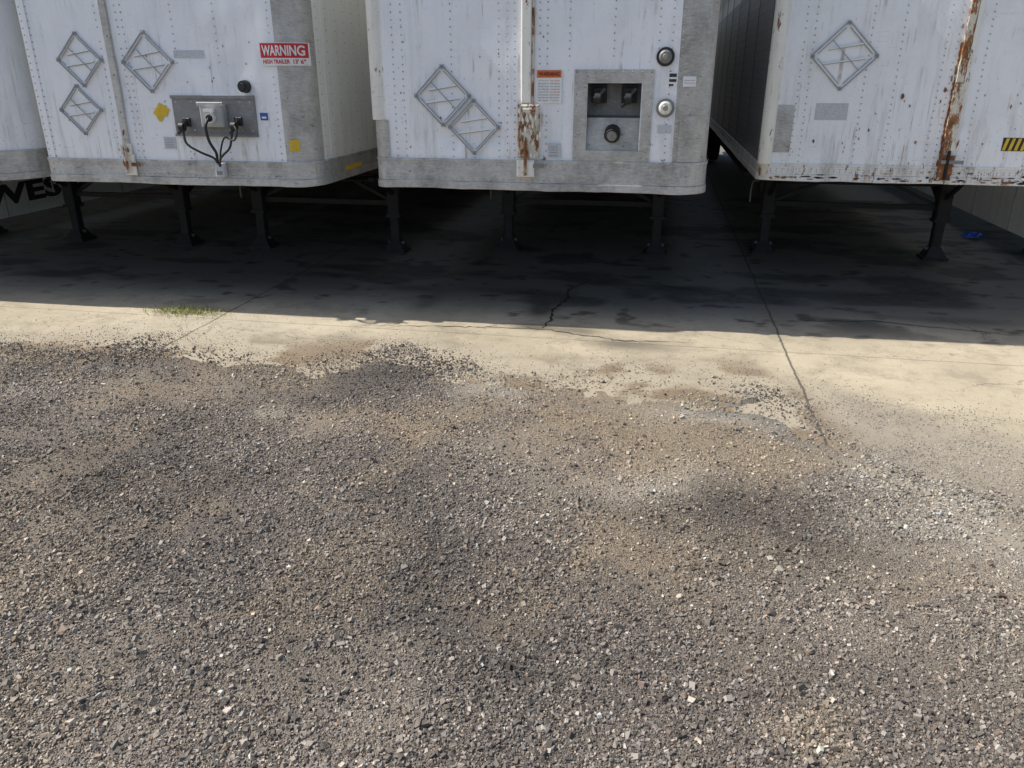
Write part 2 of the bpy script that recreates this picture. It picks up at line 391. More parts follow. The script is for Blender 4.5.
# ---- left trailer fittings
Y=TL['yf'];R=TL['root']
b=MB()
for c in ((-4.93,2.17,.215),(-5.01,1.765,.205),(-4.29,2.15,.24)): placard(b,c[0],c[1],c[2],Y,FRAME,1)
b.obj('placard_holders',R)
b=MB()
b.box(-4.655,-4.59,Y-.022,Y,1.42,ZT-.15,ALUC,.005)
b.box(-4.695,-4.657,Y-.008,Y,1.40,ZT-.15,WHITE)
b.box(-4.675,-4.575,Y-.05,Y-.016,1.40,1.49,CREAM,.008);b.box(-4.665,-4.56,Y-.035,Y-.017,1.22,1.40,CREAM,.006)
b.cyl((-4.62,Y-.06,1.24),(-4.62,Y-.06,1.5),.014,.014,RUST,10);b.box(-4.59,-4.51,Y-.045,Y-.036,1.30,1.33,RUSTH)
for z in (1.52,1.75,2.05,2.35,2.7): b.rivet((-4.62,Y-.022,z),(0,-1,0),.009,.005,ALUD)
b.box(-5.41,-5.37,Y-.006,Y,1.36,ZT-.15,WHITE)
for i in range(9): flake(b,-4.62+random.uniform(-.035,.035),1.25+random.random()*.4,.010,.025,Y-.052-i*.0003,RUSTH)
b.obj('vertical_posts',R)
b=MB()
OX=-.04
b.box(-4.08+OX,-3.32+OX,Y-.02,Y,1.56,1.89,ALUD,.006)
b.box(-4.08+OX,-3.32+OX,Y-.034,Y-.0205,1.865,1.89,ALUD);b.box(-4.08+OX,-3.32+OX,Y-.034,Y-.0205,1.56,1.58,ALUD)
for xx in (-4.04,-3.9,-3.45,-3.36):
    for z in (1.61,1.84): b.rivet((xx+OX,Y-.02,z),(0,-1,0),.01,.006,ALU)
b.box(-3.79+OX,-3.58+OX,Y-.09,Y-.021,1.64,1.82,BOXG,.012);b.box(-3.805+OX,-3.565+OX,Y-.10,Y-.091,1.805,1.84,BOXG,.004)
b.cyl((-3.685+OX,Y-.09,1.72),(-3.685+OX,Y-.125,1.715),.042,.042,SWHITE,20);b.cyl((-3.685+OX,Y-.125,1.715),(-3.685+OX,Y-.14,1.713),.030,.026,BLACK,20)
b.beam((-3.73+OX,Y-.12,1.775),(-3.64+OX,Y-.12,1.775),.03,.025,SWHITE)
gladhand(b,-4.00,1.67,Y-.02,BLACK);gladhand(b,-3.52,1.68,Y-.02,BLACK)
b.obj('connection_plate',R)
b=MB()
def sh(pts): return [(x-.09,y,z+.01) for x,y,z in pts]
b.tube(sh([(-3.90,Y-.11,1.61),(-3.87,Y-.14,1.50),(-3.76,Y-.13,1.43),(-3.66,Y-.10,1.38),(-3.63,Y-.09,1.33)]),.010,BLACK)
b.tube(sh([(-3.45,Y-.11,1.62),(-3.47,Y-.14,1.48),(-3.55,Y-.13,1.41),(-3.60,Y-.10,1.37),(-3.62,Y-.09,1.31)]),.010,BLACK)
b.tube(sh([(-3.635,Y-.14,1.70),(-3.64,Y-.19,1.64),(-3.65,Y-.15,1.52),(-3.63,Y-.1,1.42),(-3.64,Y-.09,1.34)]),.012,BLACK)
b.tube(sh([(-3.43,Y-.12,1.66),(-3.38,Y-.16,1.60),(-3.43,Y-.14,1.53),(-3.52,Y-.12,1.55),(-3.58,Y-.10,1.46),(-3.61,Y-.09,1.35)]),.008,BLACK)
b.obj('air_hoses',R)
b=MB()
b.box(-3.765,-3.685,Y-.085,Y-.03,1.23,1.345,GREYL,.01);b.box(-3.75,-3.70,Y-.09,Y-.086,1.25,1.28,ALUD)
b.cyl((-3.43,Y,1.96),(-3.43,Y-.05,1.96),.052,.046,BLACK,20);b.cyl((-3.43,Y-.05,1.96),(-3.43,Y-.062,1.96),.03,.025,BLACK,20)
b.obj('tag_and_plug',R)
def curved(T,x0,x1,z0,z1,m,d,b,n=12):
    v=[];
    for i in range(n+1):
        x=x0+(x1-x0)*i/n;y=yoff(T,x,d);v+=[(x,y,z0),(x,y,z1)]
    b.add(v,[(2*i,2*i+2,2*i+3,2*i+1) for i in range(n)],m)
def ctext(T,body,x0,z0,w,h,m,d,b,off=0):
    vs,fs=textmesh(body,w,h,off)
    b.add([(x0+v[0],yoff(T,x0+v[0],d),z0+v[1]) for v in vs],fs,m)
b=MB()
sx0,sx1=-3.26,-2.90
curved(TL,sx0,sx1,2.12,2.295,SWHITE,.012,b);curved(TL,sx0+.006,sx1-.006,2.179,2.289,RED,.0145,b)
ctext(TL,'WARNING',sx0+.02,2.195,.320,.079,SWHITE,.017,b,.025)
ctext(TL,'HIGH TRAILER  13\' 6"',sx0+.02,2.134,.320,.034,RED,.0145,b,.025)
b.obj('warning_sign',R)
b=MB()
b.box(-3.33,-3.25,Y-.006,Y,1.64,1.76,SWHITE);b.box(-3.325,-3.255,Y-.008,Y-.0065,1.695,1.755,BLUE);b.box(-3.31,-3.27,Y-.010,Y-.0085,1.71,1.725,SWHITE)
curved(TL,-3.09,-3.01,1.45,1.54,YELLOW,.006,b)
b.box(-4.26,-4.15,Y-.006,Y,1.45,1.55,GREYL)
for i in range(4): b.box(-4.245,-4.17,Y-.008,Y-.0065,1.465+i*.02,1.468+i*.02,PRINT)
b.box(-4.04,-3.77,Y-.005,Y,2.18,2.24,GREYL)
flake(b,-4.24,1.755,.085,.075,Y-.0065,YELLOW,22)
b.box(-2.89+.010,-2.89+.013,7.0,7.4,1.22,1.26,YELLOW)
for i in range(14): flake(b,random.uniform(-5.3,-3.3),random.uniform(1.36,2.3),.006,.011,Y-.0062,random.choice([RUSTH,PRINT]))
b.obj('labels_and_marks',R)

# ---- middle trailer fittings
Y=TM['yf'];R=TM['root']
b=MB();placard(b,-1.78,1.89,.235,Y,FRAME,1);placard(b,-1.52,1.65,.215,Y,FRAME,0);b.obj('placard_holders',R)
b=MB()
b.box(-1.125,-1.045,Y-.030,Y,1.84,ZT-.15,CREAM,.008);b.box(-1.042,-1.022,Y-.014,Y,1.84,ZT-.15,RUST)
b.box(-1.15,-.975,Y-.045,Y,1.42,1.83,RUST,.01);b.box(-1.115,-1.01,Y-.058,Y-.046,1.50,1.80,RUST,.006)
b.box(-1.155,-1.01,Y-.06,Y-.016,1.265,1.40,CREAM,.012);b.cyl((-1.08,Y-.07,1.28),(-1.08,Y-.07,1.55),.013,.013,RUSTH,10)
b.box(-1.02,-.93,Y-.055,Y-.046,1.34,1.37,ALUD)
for i in range(22): flake(b,-1.06+random.uniform(-.08,.10),1.42+random.random()*.42,.010,.028,Y-.0595-i*.0003,random.choice([RUSTH,RUST,CREAM,CREAM]))
for i in range(8): flake(b,-.955+random.uniform(-.01,.03),1.25+random.random()*.5,.008,.05,Y-.0052-i*.0002,RUST)
b.cyl((-2.345,Y+.045,1.70),(-2.345,Y+.045,ZT-.15),.065,.065,CREAM,20)
b.obj('door_and_corner_posts',R)
b=MB();hx0,hx1,hz0,hz1=-.60,-.16,1.46,2.0
b.box(-.70,hx0+.002,Y-.012,Y+.004,1.40,2.09,ALUC);b.box(hx1-.002,-.08,Y-.012,Y+.004,1.40,2.09,ALUC)
b.box(hx0+.002,hx1-.002,Y-.012,Y+.004,hz1-.01,2.09,ALUC);b.box(hx0+.002,hx1-.002,Y-.012,Y+.004,1.40,hz0+.02,ALUC)
D=.15
RV=[(hx0-.02,Y+.003,hz0-.02),(hx1+.02,Y+.003,hz0-.02),(hx1+.02,Y+.003,hz1+.02),(hx0-.02,Y+.003,hz1+.02),
       (hx0-.02,Y+.02,hz0-.02),(hx1+.02,Y+.02,hz0-.02),(hx1+.02,Y+D,hz1+.02),(hx0-.02,Y+D,hz1+.02),(hx0-.02,Y+.06,1.73),(hx1+.02,Y+.06,1.73),(hx0-.02,Y+D,1.745),(hx1+.02,Y+D,1.745)]
b.add(RV,[(4,5,9,8)],ALUC)
b.add(RV,[(0,1,5,4),(8,9,11,10),(0,4,8,10,7,3),(1,2,6,11,9,5)],ALUD)
b.add(RV,[(10,11,6,7),(3,7,6,2)],ALUD)  # recess lined in darker metal than its plate, painting in the inner shade
for i in range(9):
    t=i/8
    for (xx,zz) in ((-.68,1.42+t*.65),(-.10,1.42+t*.65),(-.68+t*.58,2.07)): b.rivet((xx,Y-.012,zz),(0,-1,0),.007,.004,RIV)
gladhand(b,-.51,1.91,Y+.07,LEGM,1.15);gladhand(b,-.27,1.91,Y+.07,LEGM,1.15)
b.box(-.57,-.45,Y+.085,Y+.149,1.84,1.98,LEGM);b.box(-.33,-.21,Y+.085,Y+.149,1.84,1.98,LEGM)
b.cyl((-.385,Y+.06,1.62),(-.385,Y+.0,1.60),.066,.064,BLACK,24);b.cyl((-.385,Y+.001,1.60),(-.385,Y-.02,1.595),.056,.050,LEGM,24);b.cyl((-.385,Y-.02,1.595),(-.385,Y-.026,1.594),.040,.038,ALUD,20)
for k in range(7):
    t=2*math.pi*k/7;b.cyl((-.385+.022*math.cos(t),Y-.026,1.594+.022*math.sin(t)),(-.385+.022*math.cos(t),Y-.030,1.594+.022*math.sin(t)),.004,.004,ALU,8)
b.obj('connection_recess',R)
b=MB()
for (cx,cz,r_,up) in ((-.005,2.18,.070,1),(.02,1.81,.072,0)):
    b.cyl((cx,Y,cz),(cx,Y-.018,cz),r_,r_*.95,BLACK if up else ALUD,28);b.cyl((cx,Y-.018,cz),(cx,Y-.030,cz),r_*.70,r_*.5,ALUD if up else CREAM,28)
    b.cyl((cx,Y-.030,cz),(cx,Y-.034,cz),r_*.3,r_*.25,LENS,16)
b.obj('marker_lamps',R)
b=MB()
b.box(-1.005,-.80,Y-.007,Y,1.84,2.09,SWHITE);b.box(-1.0,-.805,Y-.0095,Y-.0075,2.03,2.085,ORANGE)
ctext(TM,'WARNING',-.985,2.043,.165,.028,INK,.011,b,.02)
words=['TO AVOID INJURY','KEEP CLEAR OF','DOORS WHEN','AIR LINES ARE','CONNECTED AND','CHECK BRAKES','BEFORE MOVING','THIS TRAILER']
for i,wd in enumerate(words):
    ctext(TM,wd,-.99,1.855+(7-i)*.021,.085,.0095,PRINT,.011,b,.01);ctext(TM,words[7-i],-.895,1.855+(7-i)*.021,.08,.0095,ORANGE if i in(0,4) else PRINT,.011,b,.01)
b.box(-.90,-.80,Y-.006,Y,1.42,1.53,GREYL)
for i in range(4): b.box(-.89,-.82,Y-.008,Y-.0065,1.435+i*.022,1.438+i*.022,PRINT)
b.box(.03,.095,Y-.006,Y,1.96,2.07,SWHITE);b.box(.035,.09,Y-.008,Y-.0065,2.00,2.02,INK);b.box(.035,.09,Y-.008,Y-.0065,2.035,2.06,INK);b.box(.035,.07,Y-.008,Y-.0065,1.97,1.985,INK)
curved(TM,.14,.24,1.965,2.04,SWHITE,.006,b);curved(TM,.15,.23,1.99,1.993,PRINT,.008,b);curved(TM,.15,.23,2.01,2.013,PRINT,.008,b)
curved(TM,-.03,.08,1.62,1.68,GREYL,.006,b)
for i in range(14): flake(b,random.uniform(-2.2,.1),random.uniform(1.4,2.4),.006,.011,Y-.0062,random.choice([RUSTH,PRINT]))
b.obj('labels',R)
b=MB()
def cplateL(T,z0,z1,m,d,b,s0=-.02,s1=.28,n=14):
    v=[];rl=T['rl'];x0=T['x0'];yf=T['yf']
    for i in range(n+1):
        s=s0+(s1-s0)*i/n
        if s<0: p=(x0-d,yf+rl-s)
        elif s<rl*math.pi/2:
            t=s/rl;p=(x0+rl-(rl+d)*math.cos(t),yf+rl-(rl+d)*math.sin(t))
        else: p=(x0+rl+(s-rl*math.pi/2),yf-d)
        v+=[(p[0],p[1],z0),(p[0],p[1],z1)]
    b.add(v,[(2*i,2*i+2,2*i+3,2*i+1) for i in range(n)],m,True)
cplateL(TM,1.40,1.70,ALUC,.008,b,-.1,.21)
curved(TM,.14,.375,1.40,1.75,ALUC,.006,b)
b.obj('corner_plates',R)

# ---- right trailer fittings
Y=TR['yf'];R=TR['root']
b=MB();placard(b,1.505,2.20,.275,Y,FRAME,1);b.obj('placard_holders',R)
b=MB()
b.cyl((.95,Y+.015,1.30),(.95,Y+.015,ZT-.15),.062,.062,CREAM,22);b.cyl((.95,Y+.015,1.19),(.95,Y+.015,1.30),.035,.055,RUST,18)
cplateL(TR,1.40,1.80,ALU,.008,b,.12,.30)
def strip(xc,w,z0,z1,y,d,m,jit=.008,n=60):
    v=[]
    for i in range(n+1):
        z=z0+(z1-z0)*i/n;a=random.uniform(-jit,jit);c=random.uniform(-jit,jit)
        v+=[(xc-w/2+a,y,z),(xc+w/2+c,y,z)]
        v+=[(xc-w/2+a,y-d,z),(xc+w/2+c,y-d,z)]
    fs=[]
    for i in range(n):
        k=4*i;fs+=[(k+2,k+3,k+7,k+6),(k,k+2,k+6,k+4),(k+3,k+1,k+5,k+7)]
    b.add(v,fs,m)
strip(2.455,.055,1.29,ZT-.15,Y,.030,RUST,.004);strip(2.508,.034,1.29,ZT-.15,Y,.024,CREAM,.003);strip(2.418,.016,1.29,2.3,Y,.008,RUSTH,.006)
strip(2.462,.080,1.52,1.98,Y-.0305,.008,RUST,.008,24)
strip(2.47,.11,1.19,1.40,Y-.02,.045,RUSTH,.010,12)
b.cyl((2.47,Y-.075,1.20),(2.47,Y-.075,1.44),.014,.014,UNDER,10);b.box(2.42,2.60,Y-.08,Y-.066,1.33,1.36,ALUD)
for i in range(26): flake(b,2.46+random.uniform(-.07,.08),1.3+random.random()*1.2,.008,.03,Y-.0395-i*.0002 if i%2 else Y-.0055-i*.0002,random.choice([RUST,RUSTH]))
b.obj('posts_and_latch',R)
b=MB()
b.box(2.90,3.15,Y-.006,Y,1.44,1.55,INK)
for i in range(5): b.add([(2.905+i*.048,Y-.008,1.445),(2.93+i*.048,Y-.008,1.445),(2.951+i*.048,Y-.008,1.545),(2.926+i*.048,Y-.008,1.545)],[(0,1,2,3)],YELLOW)
b.box(1.33,1.60,Y-.0055,Y,1.68,1.82,GREYL)
for (cx,cz,r_) in ((2.03,1.88,.018),(2.10,1.80,.010),(2.36,1.93,.016),(1.8,1.60,.009),(2.2,1.5,.010),(1.35,1.5,.010),(2.9,1.8,.010),(2.05,1.84,.006),(2.34,1.84,.008)):
    flake(b,cx,cz,r_,r_*1.7,Y-.0062,RUSTH)
for i in range(20): flake(b,random.uniform(1.1,3.3),random.uniform(1.3,1.9),.006,.012,Y-.0064,random.choice([RUSTH,PRINT]))
b.obj('labels_and_rust_spots',R)
b=MB()
for i in range(60):
    x=random.uniform(TR['x0']+.1,TR['x1']-.2);w=random.uniform(.01,.07)*random.random()+.008
    flake(b,x,ZB-.010+random.uniform(0,.11)*random.random(),w,random.uniform(.004,.012),Y-.0205-i*.0001,random.choice([RUST,RUSTH,UNDER]))
b.obj('rail_rust',R)
b=MB();vs,fs=textmesh('WEST',1.9,.28,.04);b.add([(-8.70,8.75+v[0],.40+v[1]) for v in vs],fs,INK);b.obj('skirt_lettering',TY['root'])

# ------------------------------------------------------------------ ground data
bx=np.array([-12,-5.2,-4.47,-4.1,-3.2,-2.3,-1.74,-1.1,0,.8,1.1,1.3,1.6,2,3,8,12]);by=np.array([5.0,5.10,5.12,5.4,5.42,5.45,5.55,5.35,5.42,5.25,4.85,4.3,3.95,3.75,3.5,3.1,3.0])
def mval(X,Y):
    return np.interp(X,bx,by)-Y+.75*(fbm(X*1.1,Y*1.3,2,5)-.5)+.30*(fbm(X*6,Y*6,4,3)-.5)
def gheight(X,Y):
    m=mval(X,Y);ins=ss(m,0,.8)
    return -.014+.032*ss(m,-.15,1.3)+ins*(.032*(fbm(X*.9,Y*.8,5,3)-.5)+.012*(fbm(X*5,Y*5,1,3)-.5))+.009*(fbm(X*11,Y*11,3,3)-.5)
def blob(X,Y,cx,cy,rx,ry): return np.exp(-(((X-cx)/rx)**2+((Y-cy)/ry)**2))
def patches(X0,Y0):
    X=X0+.7*(fbm(X0*1.9,Y0*1.9,1,5)-.5);Y=Y0+.7*(fbm(X0*2.1+9,Y0*2.1,4,5)-.5)
    n=fbm(X0*3.2,Y0*3.2,6,5)
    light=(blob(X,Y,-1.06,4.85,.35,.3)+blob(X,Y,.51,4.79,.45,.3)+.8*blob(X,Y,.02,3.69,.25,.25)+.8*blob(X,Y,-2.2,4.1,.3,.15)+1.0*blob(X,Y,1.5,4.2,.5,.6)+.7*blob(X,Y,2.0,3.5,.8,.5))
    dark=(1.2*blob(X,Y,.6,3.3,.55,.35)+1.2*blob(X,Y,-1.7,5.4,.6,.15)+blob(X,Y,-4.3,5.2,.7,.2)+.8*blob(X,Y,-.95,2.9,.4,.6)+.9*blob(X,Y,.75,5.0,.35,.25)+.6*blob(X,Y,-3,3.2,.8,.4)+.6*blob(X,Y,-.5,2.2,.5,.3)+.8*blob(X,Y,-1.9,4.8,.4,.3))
    brown=(1.4*blob(X,Y,-.06,4.5,.5,.38)+1.5*blob(X,Y,.55,4.15,.5,.3)+1.0*blob(X,Y,-2.8,5.3,.6,.18)+.8*blob(X,Y,-1.5,4.1,.9,.3)+.4*blob(X,Y,.1,3.0,.5,.4)+.6*blob(X,Y,-3.4,4.4,.5,.3)+1.2*blob(X,Y,-.1,5.15,.6,.2))
    gen=ss(fbm(X*1.6+3,Y*1.9,2,5),.52,.65)
    return n,light*(.1+1.8*n),dark*(.1+1.8*n),brown*(.1+1.8*n)+gen*.5
def lerp(c,col,t): return c*(1-t[...,None])+np.array(col)*t[...,None]
def gcol(X,Y):
    n,li,da,br=patches(X,Y)
    c=np.ones(X.shape+(3,))*np.array([.212,.178,.143])
    c=c*(.68+.64*fbm(X*1.4,Y*1.4,0,6))[...,None]
    big=ss(fbm(X*.8,Y*1.1,3,6),.46,.60);c=lerp(c,(.115,.097,.083),big*.5)
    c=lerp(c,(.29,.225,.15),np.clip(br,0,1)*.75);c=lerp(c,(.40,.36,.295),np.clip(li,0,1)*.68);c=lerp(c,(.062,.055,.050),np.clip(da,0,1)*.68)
    return c
def mkmesh(name,V,F,col=None,mats=(),smooth=True,parent=None):
    me=bpy.data.meshes.new(name);nv=len(V);nf=len(F);k=F.shape[1]
    me.vertices.add(nv);me.vertices.foreach_set('co',V.astype(np.float32).ravel())
    me.loops.add(nf*k);me.loops.foreach_set('vertex_index',F.astype(np.int32).ravel())
    me.polygons.add(nf);me.polygons.foreach_set('loop_start',np.arange(0,nf*k,k,dtype=np.int32))
    me.polygons.foreach_set('use_smooth',np.full(nf,smooth))
    if col is not None:
        a=me.color_attributes.new('Col','FLOAT_COLOR','POINT');c4=np.ones((nv,4),np.float32);c4[:,:3]=col;a.data.foreach_set('color',c4.ravel())
    for m in mats: me.materials.append(m)
    me.update(calc_edges=True);me.validate()
    o=bpy.data.objects.new(name,me);sc.collection.objects.link(o)
    if parent: o.parent=parent
    return o
def grid(x0,x1,y0,y1,s):
    xs=np.arange(x0,x1+s/2,s);ys=np.arange(y0,y1+s/2,s);X,Yg=np.meshgrid(xs,ys);nx=len(xs);ny=len(ys)
    i=np.arange(nx*ny).reshape(ny,nx);F=np.stack([i[:-1,:-1],i[:-1,1:],i[1:,1:],i[1:,:-1]],-1).reshape(-1,4)
    return X.ravel(),Yg.ravel(),F
m,nt,bs=newmat('gravel_ground');co=oc(nt)
at=N(nt,'ShaderNodeAttribute',attribute_name='Col')
vo=N(nt,'ShaderNodeTexVoronoi');vo.inputs['Scale'].default_value=150;L(nt,co,vo.inputs['Vector'])
sp=N(nt,'ShaderNodeSeparateColor');L(nt,vo.outputs['Color'],sp.inputs[0])
g=rng(nt,sp.outputs[0],0,1,.45,1.6);cb=N(nt,'ShaderNodeCombineColor')
for i in range(3): L(nt,g,cb.inputs[i])
fac=rng(nt,noise(nt,co,9,3,.7),.35,.65,.35,1)
c=mix(nt,fac,at.outputs['Color'],cb.outputs[0],'MULTIPLY')
L(nt,c,bs.inputs['Base Color']);bs.inputs['Roughness'].default_value=.92
h=math_(nt,'ADD',math_(nt,'MULTIPLY',vo.outputs['Distance'],-1.0),math_(nt,'MULTIPLY',noise(nt,co,210,2),.9))
bump(nt,bs,h,.9,.008);GRAV=m
m,nt,bs=newmat('crushed_stone');at=N(nt,'ShaderNodeAttribute',attribute_name='Col')
L(nt,at.outputs['Color'],bs.inputs['Base Color']);bs.inputs['Roughness'].default_value=.75;STONE=m

m,nt,bs=newmat('old_concrete');co=oc(nt)
at=N(nt,'ShaderNodeAttribute',attribute_name='Col')
sx=N(nt,'ShaderNodeSeparateXYZ');L(nt,co,sx.inputs[0])
wob=math_(nt,'MULTIPLY',math_(nt,'SUBTRACT',noise(nt,co,2.5,6,.7),.5),.06)
c=mix(nt,rng(nt,noise(nt,co,90,4,.75),.3,.75),at.outputs['Color'],(.12,.105,.08))
c=mix(nt,.62,c,at.outputs['Color'])
c=mix(nt,math_(nt,'MULTIPLY',rng(nt,noise(nt,co,260,2,.6),.62,.7),.30),c,(.60,.55,.46))
c=mix(nt,math_(nt,'MULTIPLY',rng(nt,noise(nt,co,140,3,.7),.60,.67),.6),c,(.12,.10,.085))
c=mix(nt,math_(nt,'MULTIPLY',rng(nt,noise(nt,co,7,7,.78),.50,.70),.42),c,(.20,.16,.11))
c=mix(nt,math_(nt,'MULTIPLY',rng(nt,noise(nt,co,2.2,8,.8),.50,.60),.30),c,(.17,.145,.11))
def jl(v,pos,w):
    d=math_(nt,'ABSOLUTE',math_(nt,'ADD',math_(nt,'SUBTRACT',v,pos),wob),0)
    return rng(nt,d,w*.5,w*1.4,1,0)
j=jl(sx.outputs[0],1.10,.009)
for q in (-3.85,-8.8,6.05): j=math_(nt,'MAXIMUM',j,jl(sx.outputs[0],q,.008))
for q in (6.05,10.9,15.7): j=math_(nt,'MAXIMUM',j,math_(nt,'MULTIPLY',jl(sx.outputs[1],q,.007),.55))
vc=N(nt,'ShaderNodeTexVoronoi',feature='DISTANCE_TO_EDGE');vc.inputs['Scale'].default_value=.42
nv=N(nt,'ShaderNodeTexNoise');nv.inputs['Scale'].default_value=2.2;nv.inputs['Detail'].default_value=6;nv.inputs['Roughness'].default_value=.7;L(nt,co,nv.inputs['Vector'])
va=N(nt,'ShaderNodeVectorMath',operation='MULTIPLY_ADD');L(nt,nv.outputs['Color'],va.inputs[0]);va.inputs[1].default_value=(.7,.7,0);L(nt,co,va.inputs[2]);L(nt,va.outputs[0],vc.inputs['Vector'])
ck=rng(nt,vc.outputs['Distance'],.0008,.0032,1,0);ck=math_(nt,'MULTIPLY',ck,rng(nt,noise(nt,co,.9,3),.42,.58))
j=math_(nt,'MAXIMUM',j,math_(nt,'MULTIPLY',ck,.7))
c=mix(nt,math_(nt,'MULTIPLY',j,.8),c,(.04,.035,.03))
L(nt,c,bs.inputs['Base Color']);bs.inputs['Roughness'].default_value=.85
bump(nt,bs,noise(nt,co,110,3,.7),.5,.006);CONC=m
m,nt,bs=newmat('outer_asphalt');co=oc(nt)
c=mix(nt,rng(nt,noise(nt,co,1.2,6),.3,.7),(.11,.10,.09),(.19,.17,.15));L(nt,c,bs.inputs['Base Color']);bs.inputs['Roughness'].default_value=.9;OUT=m

b=MB();b.add([(-400,-400,-.05),(400,-400,-.05),(400,400,-.05),(-400,400,-.05)],[(0,1,2,3)],OUT);b.obj('ground')
X,Yg,F=grid(-12,9,2.6,14.6,.03)
def ccol(X,Y):
    m=mval(X,Y);n=fbm(X*1.7,Y*1.7,1,5)
    c=np.ones(X.shape+(3,))*np.array([.60,.515,.37])*(.68+.56*n)[...,None]
    c=lerp(c,(.115,.110,.104),ss(Y,6.3,7.5)*.86)  # shade under the trailers painted into the concrete colour
    c=lerp(c,(.22,.21,.19),ss(Y,7.0,9.0)*ss(fbm(X*.9,Y*.6,4,5),.46,.62)*.55)
    c=lerp(c,(.36,.31,.24),ss(m,-.9,-.1)*.65*(.5+n*.8))
    c=lerp(c,(.20,.135,.072),np.clip(ss(m,-.65,.0)*ss(fbm(X*2.6,Y*3.2,5,5),.46,.60),0,1)*.85)
    right=ss(X,1.0,1.4)*ss(Y+.9*(fbm(X*1.7,Y*1.7,3,5)-.5)+.55*(X-1.5),5.55,4.75)
    c=lerp(c,(.30,.262,.212),np.clip(right,0,1)*.8)
    c=lerp(c,(.62,.56,.44),blob(X,Y,-3.6,5.9,1.0,.35)*.5)
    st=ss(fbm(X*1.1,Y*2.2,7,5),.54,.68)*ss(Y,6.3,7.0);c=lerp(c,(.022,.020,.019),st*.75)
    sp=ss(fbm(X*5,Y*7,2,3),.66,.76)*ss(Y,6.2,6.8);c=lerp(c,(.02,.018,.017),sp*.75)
    for (a,d,e,f_) in ((-1.86,8.1,.35,.12),(-2.12,7.0,.12,.3),(-1.0,6.9,.12,.25),(.3,7.9,.3,.08),(-.1,6.0,.3,.12),(-2.4,7.4,.3,.12),(-.97,6.33,.22,.09),(-.6,6.3,.2,.1),(-1.4,7.5,.5,.12),(2.1,8.0,.5,.12),(2.8,7.2,.4,.1),(-3.5,7.8,.5,.12)):
        c=lerp(c,(.03,.026,.022),np.clip(blob(X,Y,a,d,e,f_)*1.2*(.1+1.6*n),0,1)*.85)
    return c
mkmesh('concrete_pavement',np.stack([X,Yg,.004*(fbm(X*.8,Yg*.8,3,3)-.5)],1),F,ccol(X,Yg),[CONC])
b=MB();b.add([(-60,14.6,0),(60,14.6,0),(60,60,0),(-60,60,0)],[(0,1,2,3)],CONC)
b.add([(-60,2.6,0),(-12,2.6,0),(-12,14.6,0),(-60,14.6,0)],[(0,1,2,3)],CONC);b.add([(9,2.6,0),(60,2.6,0),(60,14.6,0),(9,14.6,0)],[(0,1,2,3)],CONC)
o=b.obj('concrete_apron')
a=o.data.color_attributes.new('Col','FLOAT_COLOR','POINT')
for d in a.data: d.color=(.20,.19,.17,1)
X,Yg,F=grid(-11,8,-3,6.4,.03)
Z=gheight(X,Yg)
gravel=mkmesh('gravel',np.stack([X,Yg,Z],1),F,gcol(X,Yg),[GRAV])
# stones
NS=240000
n0=int(NS*2.3)
Ys=1.2+(6.2-1.2)*rs.rand(n0)**1.3
cxm=-.185*Ys-.03;hw=.70*Ys+.7
Xs=cxm+(rs.rand(n0)*2-1)*hw
m_=mval(Xs,Ys)
right=ss(Xs,.9,1.4)*ss(Ys+.9*(fbm(Xs*1.7,Ys*1.7,3,5)-.5)+.55*(Xs-1.5),5.7,4.8)
n_,li_,da_,br_=patches(Xs,Ys)
den=ss(m_,-.50,.45)*(.32+1.0*ss(fbm(Xs*2.5,Ys*2.5,4,4),.3,.6))*(1-.72*np.clip(li_*.8+br_,0,1))+.035*ss(m_,-1.0,-.2)+.004+.55*right*(.25+ss(fbm(Xs*3,Ys*3,2,5),.40,.62))*(m_<.2)
keep=rs.rand(n0)<den;Xs=Xs[keep][:NS];Ys=Ys[keep][:NS];ns=len(Xs);m_=mval(Xs,Ys)
rad=.0023+.0015*rs.gamma(1.5,1.0,ns);rad=np.where(rs.rand(ns)<.025,rad+.003+.006*rs.rand(ns),rad);rad=np.minimum(rad,.018)
rad=np.where(m_<-.05,np.minimum(rad,.0060)*.75,rad)
base=np.array([[i,j,k] for i in(-1,1) for j in(-1,1) for k in(-1,1)],float)*.62
V=base[None]*(.65+.7*rs.rand(ns,8,3))
V*=np.stack([.8+.7*rs.rand(ns),.7+.5*rs.rand(ns),.5+.4*rs.rand(ns)],1)[:,None,:]
q=rs.randn(ns,4);q/=np.linalg.norm(q,axis=1)[:,None];w,x,y,z=q.T
Rm=np.stack([1-2*(y*y+z*z),2*(x*y-z*w),2*(x*z+y*w),2*(x*y+z*w),1-2*(x*x+z*z),2*(y*z-x*w),2*(x*z-y*w),2*(y*z+x*w),1-2*(x*x+y*y)],1).reshape(-1,3,3)
V=np.einsum('nij,nkj->nki',Rm,V)*rad[:,None,None]
V[:,:,0]+=Xs[:,None];V[:,:,1]+=Ys[:,None];V[:,:,2]+=(np.maximum(gheight(Xs,Ys),.001)+rad*.30)[:,None]
Fb=np.array([(0,1,3,2),(4,6,7,5),(0,4,5,1),(2,3,7,6),(0,2,6,4),(1,5,7,3)])
Fs=(Fb[None]+8*np.arange(ns)[:,None,None]).reshape(-1,4)
gc=gcol(Xs,Ys);v=np.exp(rs.randn(ns)*.44)
sc_=(gc*.85+gc.mean(1,keepdims=True)*.15)*v[:,None]*1.10
tint=rs.rand(ns);sc_[tint<.07]*=np.array([1.12,.97,.86]);sc_[(tint>.1)&(tint<.16)]*=np.array([.93,1.,1.05])
